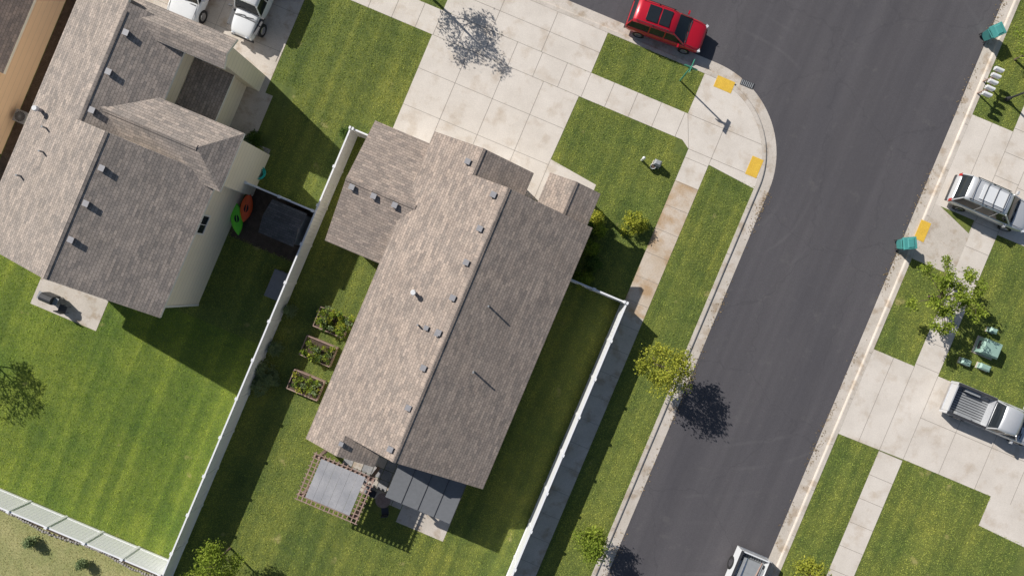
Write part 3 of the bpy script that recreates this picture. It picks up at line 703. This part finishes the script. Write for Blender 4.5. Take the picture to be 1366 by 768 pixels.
# ------------------------------------------------------------------ vehicles
def paint(name,c,metal=.2,rough=.3):
    m=plain(name,c,rough,metal,1.0,var=.02); return m
M['pred']=paint('paint_red',(.55,.008,.025),.2); M['pwhite']=paint('paint_white',(.78,.79,.8),0); M['psilver']=paint('paint_silver',(.62,.63,.65),.3,.35)
def car(name,x,y,ang,L,W,Ht,pm,kind='suv'):
    a,b=AB(x,y,.9); base=Vector(P(a,b,RZ if kind[-1]=='R' else CZ)); kd=kind.rstrip('R')
    e=empty(name,base); e.rotation_euler.z=math.radians(ang)
    hw=W/2; belt=1.0 if kd=='suv' else 1.08; 
    if kd=='jeep': belt=1.12
    zb=.3
    st=[(-.5,.72,.62),(-.497,.86,.85),(-.48,.94,belt-.05),(-.42,.985,belt),(-.3,1,belt+.01),(-.1,.995,belt),(.1,.995,belt-.01),(.2,1,belt-.02),(.27,.995,belt-.03),(.36,.985,belt-.07),(.43,.95,belt-.12),(.475,.88,belt-.19),(.493,.78,belt-.28),(.5,.66,.58)]
    if kd=='pickup': st=[(-.075,.97,.9),(-.07,.985,belt)]+[(s[0],s[1],s[2]+.02) for s in st if s[0]>.05]
    if kd=='jeep': st=[(s[0],min(.93,s[1]*.95) if s[0]<.2 else s[1]*.8,s[2]) for s in st]
    m=MB(); rings=[]
    for xf,w,zt in st:
        w*=hw; half=[(0,zb),(w*.86,zb),(w*.97,zb+.14),(w,.58),(w*.99,zt-.2 if zt>.8 else zt-.02),(w*.95,zt-.06),(w*.86,zt-.005),(w*.5,zt+.02),(0,zt+.03)]
        r=[Vector((xf*L,yy,zz)) for yy,zz in half]+[Vector((xf*L,-yy,zz)) for yy,zz in half[-2:0:-1]]
        rings.append(r)
    n=len(rings[0])
    i0=len(m.v); 
    for r in rings: m.v+=[tuple(v) for v in r]
    for i in range(len(rings)-1):
        for k in range(n):
            m.f.append([i0+i*n+k,i0+i*n+(k+1)%n,i0+(i+1)*n+(k+1)%n,i0+(i+1)*n+k]); m.m.append(m.mi(pm))
    m.f.append(list(range(i0,i0+n))); m.m.append(m.mi(pm)); m.f.append(list(range(i0+(len(rings)-1)*n,i0+len(rings)*n))[::-1]); m.m.append(m.mi(pm))
    o=m.obj('body',e,smooth=True,sub=1)
    if kd=='suv': gr=[(-.488,.80,belt,0),(-.44,.72,Ht-.1,1),(-.38,.735,Ht-.03,1),(-.2,.74,Ht,1),(0,.73,Ht,1),(.06,.70,Ht-.05,1),(.10,.68,Ht-.12,1),(.265,.80,belt-.03,0)]
    elif kd=='jeep': gr=[(-.49,.78,belt,0),(-.475,.74,Ht-.06,1),(-.4,.75,Ht,1),(-.1,.75,Ht,1),(.1,.74,Ht,1),(.125,.72,Ht-.06,1),(.19,.76,belt,0)]
    else: gr=[(-.068,.82,belt,0),(-.045,.74,Ht-.1,1),(-.02,.75,Ht-.02,1),(.06,.75,Ht,1),(.12,.73,Ht-.03,1),(.15,.70,Ht-.1,1),(.255,.82,belt-.02,0)]
    m=MB(); rings=[]
    for xf,w,z,t in gr:
        bw=.90*hw
        if t: half=[(bw,belt-.03),(w*hw+.03,z-.14),(w*hw*.98,z-.05),(w*hw*.8,z),(0,z+.03)]
        else: half=[(bw*.97,belt-.05),(bw*.96,belt-.03),(bw*.93,belt),(bw*.8,z+.01),(0,z+.02)]
        rings.append([Vector((xf*L,yy,zz)) for yy,zz in half]+[Vector((xf*L,-yy,zz)) for yy,zz in half[-2::-1]])
    n=len(rings[0])
    for r in rings: m.v+=[tuple(v) for v in r]
    nr=len(rings)
    for i in range(nr-1):
        for k in range(n-1):
            end=(i==0 or i==nr-2); side=k in (0,n-2)
            m.f.append([i*n+k,i*n+k+1,(i+1)*n+k+1,(i+1)*n+k]); m.m.append(m.mi('glass' if (end or side) else pm))
    m.obj('cabin',e,smooth=True)
    m=MB()
    for sg in (-1,1):
        for i0_,i1_ in ((0,1),(nr-1,nr-2)):
            p=rings[i0_][1].copy(); q=rings[i1_][2].copy(); p.y*=sg;q.y*=sg
            m.cyl(p,q,.045,.04,pm,6)
        for fx in ((-.2,0.0) if kd=='suv' else ((-.2,-.02) if kd=='jeep' else (.05,))):
            m.cyl((fx*L,sg*.905*hw,belt),(fx*L,sg*(.735*hw+.035),Ht-.12),.04,.035,pm,6)
        m.lbox((.2*L,sg*(hw+.09),belt+.07),(.1,.2,.15),pm if kd!='jeep' else 'dark')
    fw=hw*(.82 if kd!='jeep' else .7)
    for sg in (-1,1):
        if kd=='jeep': m.cyl((.49*L,sg*.45,.85),(.503*L,sg*.45,.85),.12,.12,'lens',12)
        else: m.lbox((.468*L,sg*fw*.93,.72),(.16,.28,.13),'lens',Matrix.Rotation(-sg*.45,3,'Z'))
        m.lbox((-.488*L,sg*hw*.84,.82),(.09,.16,.3),'red')
        m.lbox((.36*L,sg*hw*.80,belt-.045),(.24*L,.012,.02),'dark',Matrix.Rotation(math.radians(2.2),3,'Y'))
    m.lbox((.502*L,0,.58),(.03,1.0,.16),'dark'); m.lbox((.495*L,0,.42),(.12,hw*1.5,.1),'dark'); m.lbox((-.497*L,0,.45),(.12,hw*1.7,.16),'dark' if kd!='pickup' else 'chrome')
    m.lbox((.275*L,0,belt-.005),(.06,hw*1.45,.02),'dark')
    for yy in (-.28,.25): m.lbox((.255*L,yy,belt+.03),(.03,.55,.02),'rubber',Matrix.Rotation(.15,3,'Z'))
    if kd=='suv':
        for sg in (-1,1):
            m.cyl((-.4*L,sg*hw*.69,Ht+.06),(.03*L,sg*hw*.69,Ht+.05),.022,.022,'dark',6)
            for xx in (-.38,-.18,.01): m.lbox((xx*L,sg*hw*.69,Ht+.02),(.08,.04,.07),'dark')
    m.obj('trim_parts',e)
    m=MB()
    for xf in ((-.3,.31) if kd!='pickup' else (-.31,.33)):
        for sg in (-1,1):
            r=.36 if kd=='suv' else .41; yo=hw
            m.cyl((xf*L,sg*(yo-.24),r),(xf*L,sg*(yo+.012),r),r,r,'rubber',24); m.cyl((xf*L,sg*(yo+.01),r),(xf*L,sg*(yo+.02),r),r*.62,r*.58,'chrome',16)
            if kd=='jeep':
                m.lbox((xf*L,sg*(hw-.12),.9),(1.0,.3,.06),'dark'); 
    m.obj('wheels',e)
    m=MB()
    if kd=='pickup':
        x0,x1=-.5*L,-.08*L; xc=(x0+x1)/2; lx=x1-x0
        for sg in (-1,1):
            m.lbox((xc,sg*(hw-.09),.72),(lx,.16,.74),pm); m.lbox((xc,sg*(hw-.10),1.105),(lx-.02,.15,.03),'dark')
            m.lbox((-.31*L,sg*(hw-.27),.78),(.95,.19,.3),'grey')
        m.lbox((x0+.04,0,.75),(.08,W-.36,.68),pm); m.lbox((x1-.03,0,.75),(.05,W-.36,.7),pm)
        m.lbox((xc,0,.58),(lx-.12,W-.36,.05),'grey')
        for i in range(9): m.lbox((xc,-.6+i*.15,.612),(lx-.2,.05,.012),'dark')
        m.obj('bed',e,bevel=.015)
    return e,L,W,Ht
e_,L_,W_,H_=car('red_suv',891,33,-19.5,4.75,1.9,1.66,'pred','suvR')
m=MB(); m.lbox((-.06*L_,0,H_+.045),(.62,.95,.02),'glass'); m.lbox((-.22*L_,0,H_+.045),(.72,.95,.02),'glass'); o=m.obj('sunroof',e_,bevel=.02)
e_,L_,W_,H_=car('silver_suv',1325,271,-23.5,4.9,1.92,1.8,'psilver','suv')
m=MB()
for i in range(4): m.cyl((-.38*L_+i*.13*L_,-.66,H_+.09),(-.38*L_+i*.13*L_,.66,H_+.09),.02,.02,'dark',6)
m.lbox((-.13*L_,0,H_+.04),(1.6,.9,.02),'pwhite'); m.obj('roof_rack',e_)
car('silver_pickup',1329,555,-22.8,5.9,2.0,1.85,'psilver','pickup')
a,b=430,262; x_=683+(ca*a-sa*b)*1.02; y_=384+(sa*a+ca*b)*1.02
e_,L_,W_,H_=car('white_pickup',x_,y_,247.2,5.8,2.0,1.85,'pwhite','pickupR')
m=MB(); m.lbox((-.3*L_,0,.8),(1.6,1.2,.35),'grey'); m.cyl((-.45*L_,-.4,.95),(-.12*L_,-.4,1.0),.05,.05,'chrome'); m.cyl((-.45*L_,.5,.95),(-.12*L_,.3,1.1),.04,.04,'wood'); m.obj('cargo',e_)
car('white_pickup',262,-28,247.2,5.6,2.0,1.85,'pwhite','pickup')
car('white_offroader',340,0,247.2,4.6,1.9,1.85,'pwhite','jeep')

# ------------------------------------------------------------------ light, sky, camera
w=bpy.data.worlds.new('World'); sc.world=w; w.use_nodes=True; nt=w.node_tree
sky=nt.nodes.new('ShaderNodeTexSky'); sky.sky_type='NISHITA'; sky.sun_disc=False
sky.sun_elevation=math.radians(EL); sky.sun_rotation=math.radians(-45)
bg=nt.nodes['Background']; nt.links.new(sky.outputs[0],bg.inputs[0]); bg.inputs[1].default_value=.064
ld=bpy.data.lights.new('sun','SUN'); ld.energy=5; ld.angle=math.radians(.5); ld.color=(1,.965,.91)
lo=bpy.data.objects.new('sun',ld); sc.collection.objects.link(lo)
el=math.radians(EL); lo.rotation_euler=Vector((.71*math.cos(el),-.70*math.cos(el),-math.sin(el))).to_track_quat('-Z','Y').to_euler()
cd=bpy.data.cameras.new('cam'); co=bpy.data.objects.new('cam',cd); sc.collection.objects.link(co)
co.location=(0,0,H); co.rotation_euler=(0,0,0); cd.sensor_width=36; cd.lens=36*H/(1366/S); cd.clip_end=2000; cd.clip_start=.5
sc.camera=co
sc.view_settings.view_transform='Standard'; sc.view_settings.look='None'; sc.view_settings.exposure=0
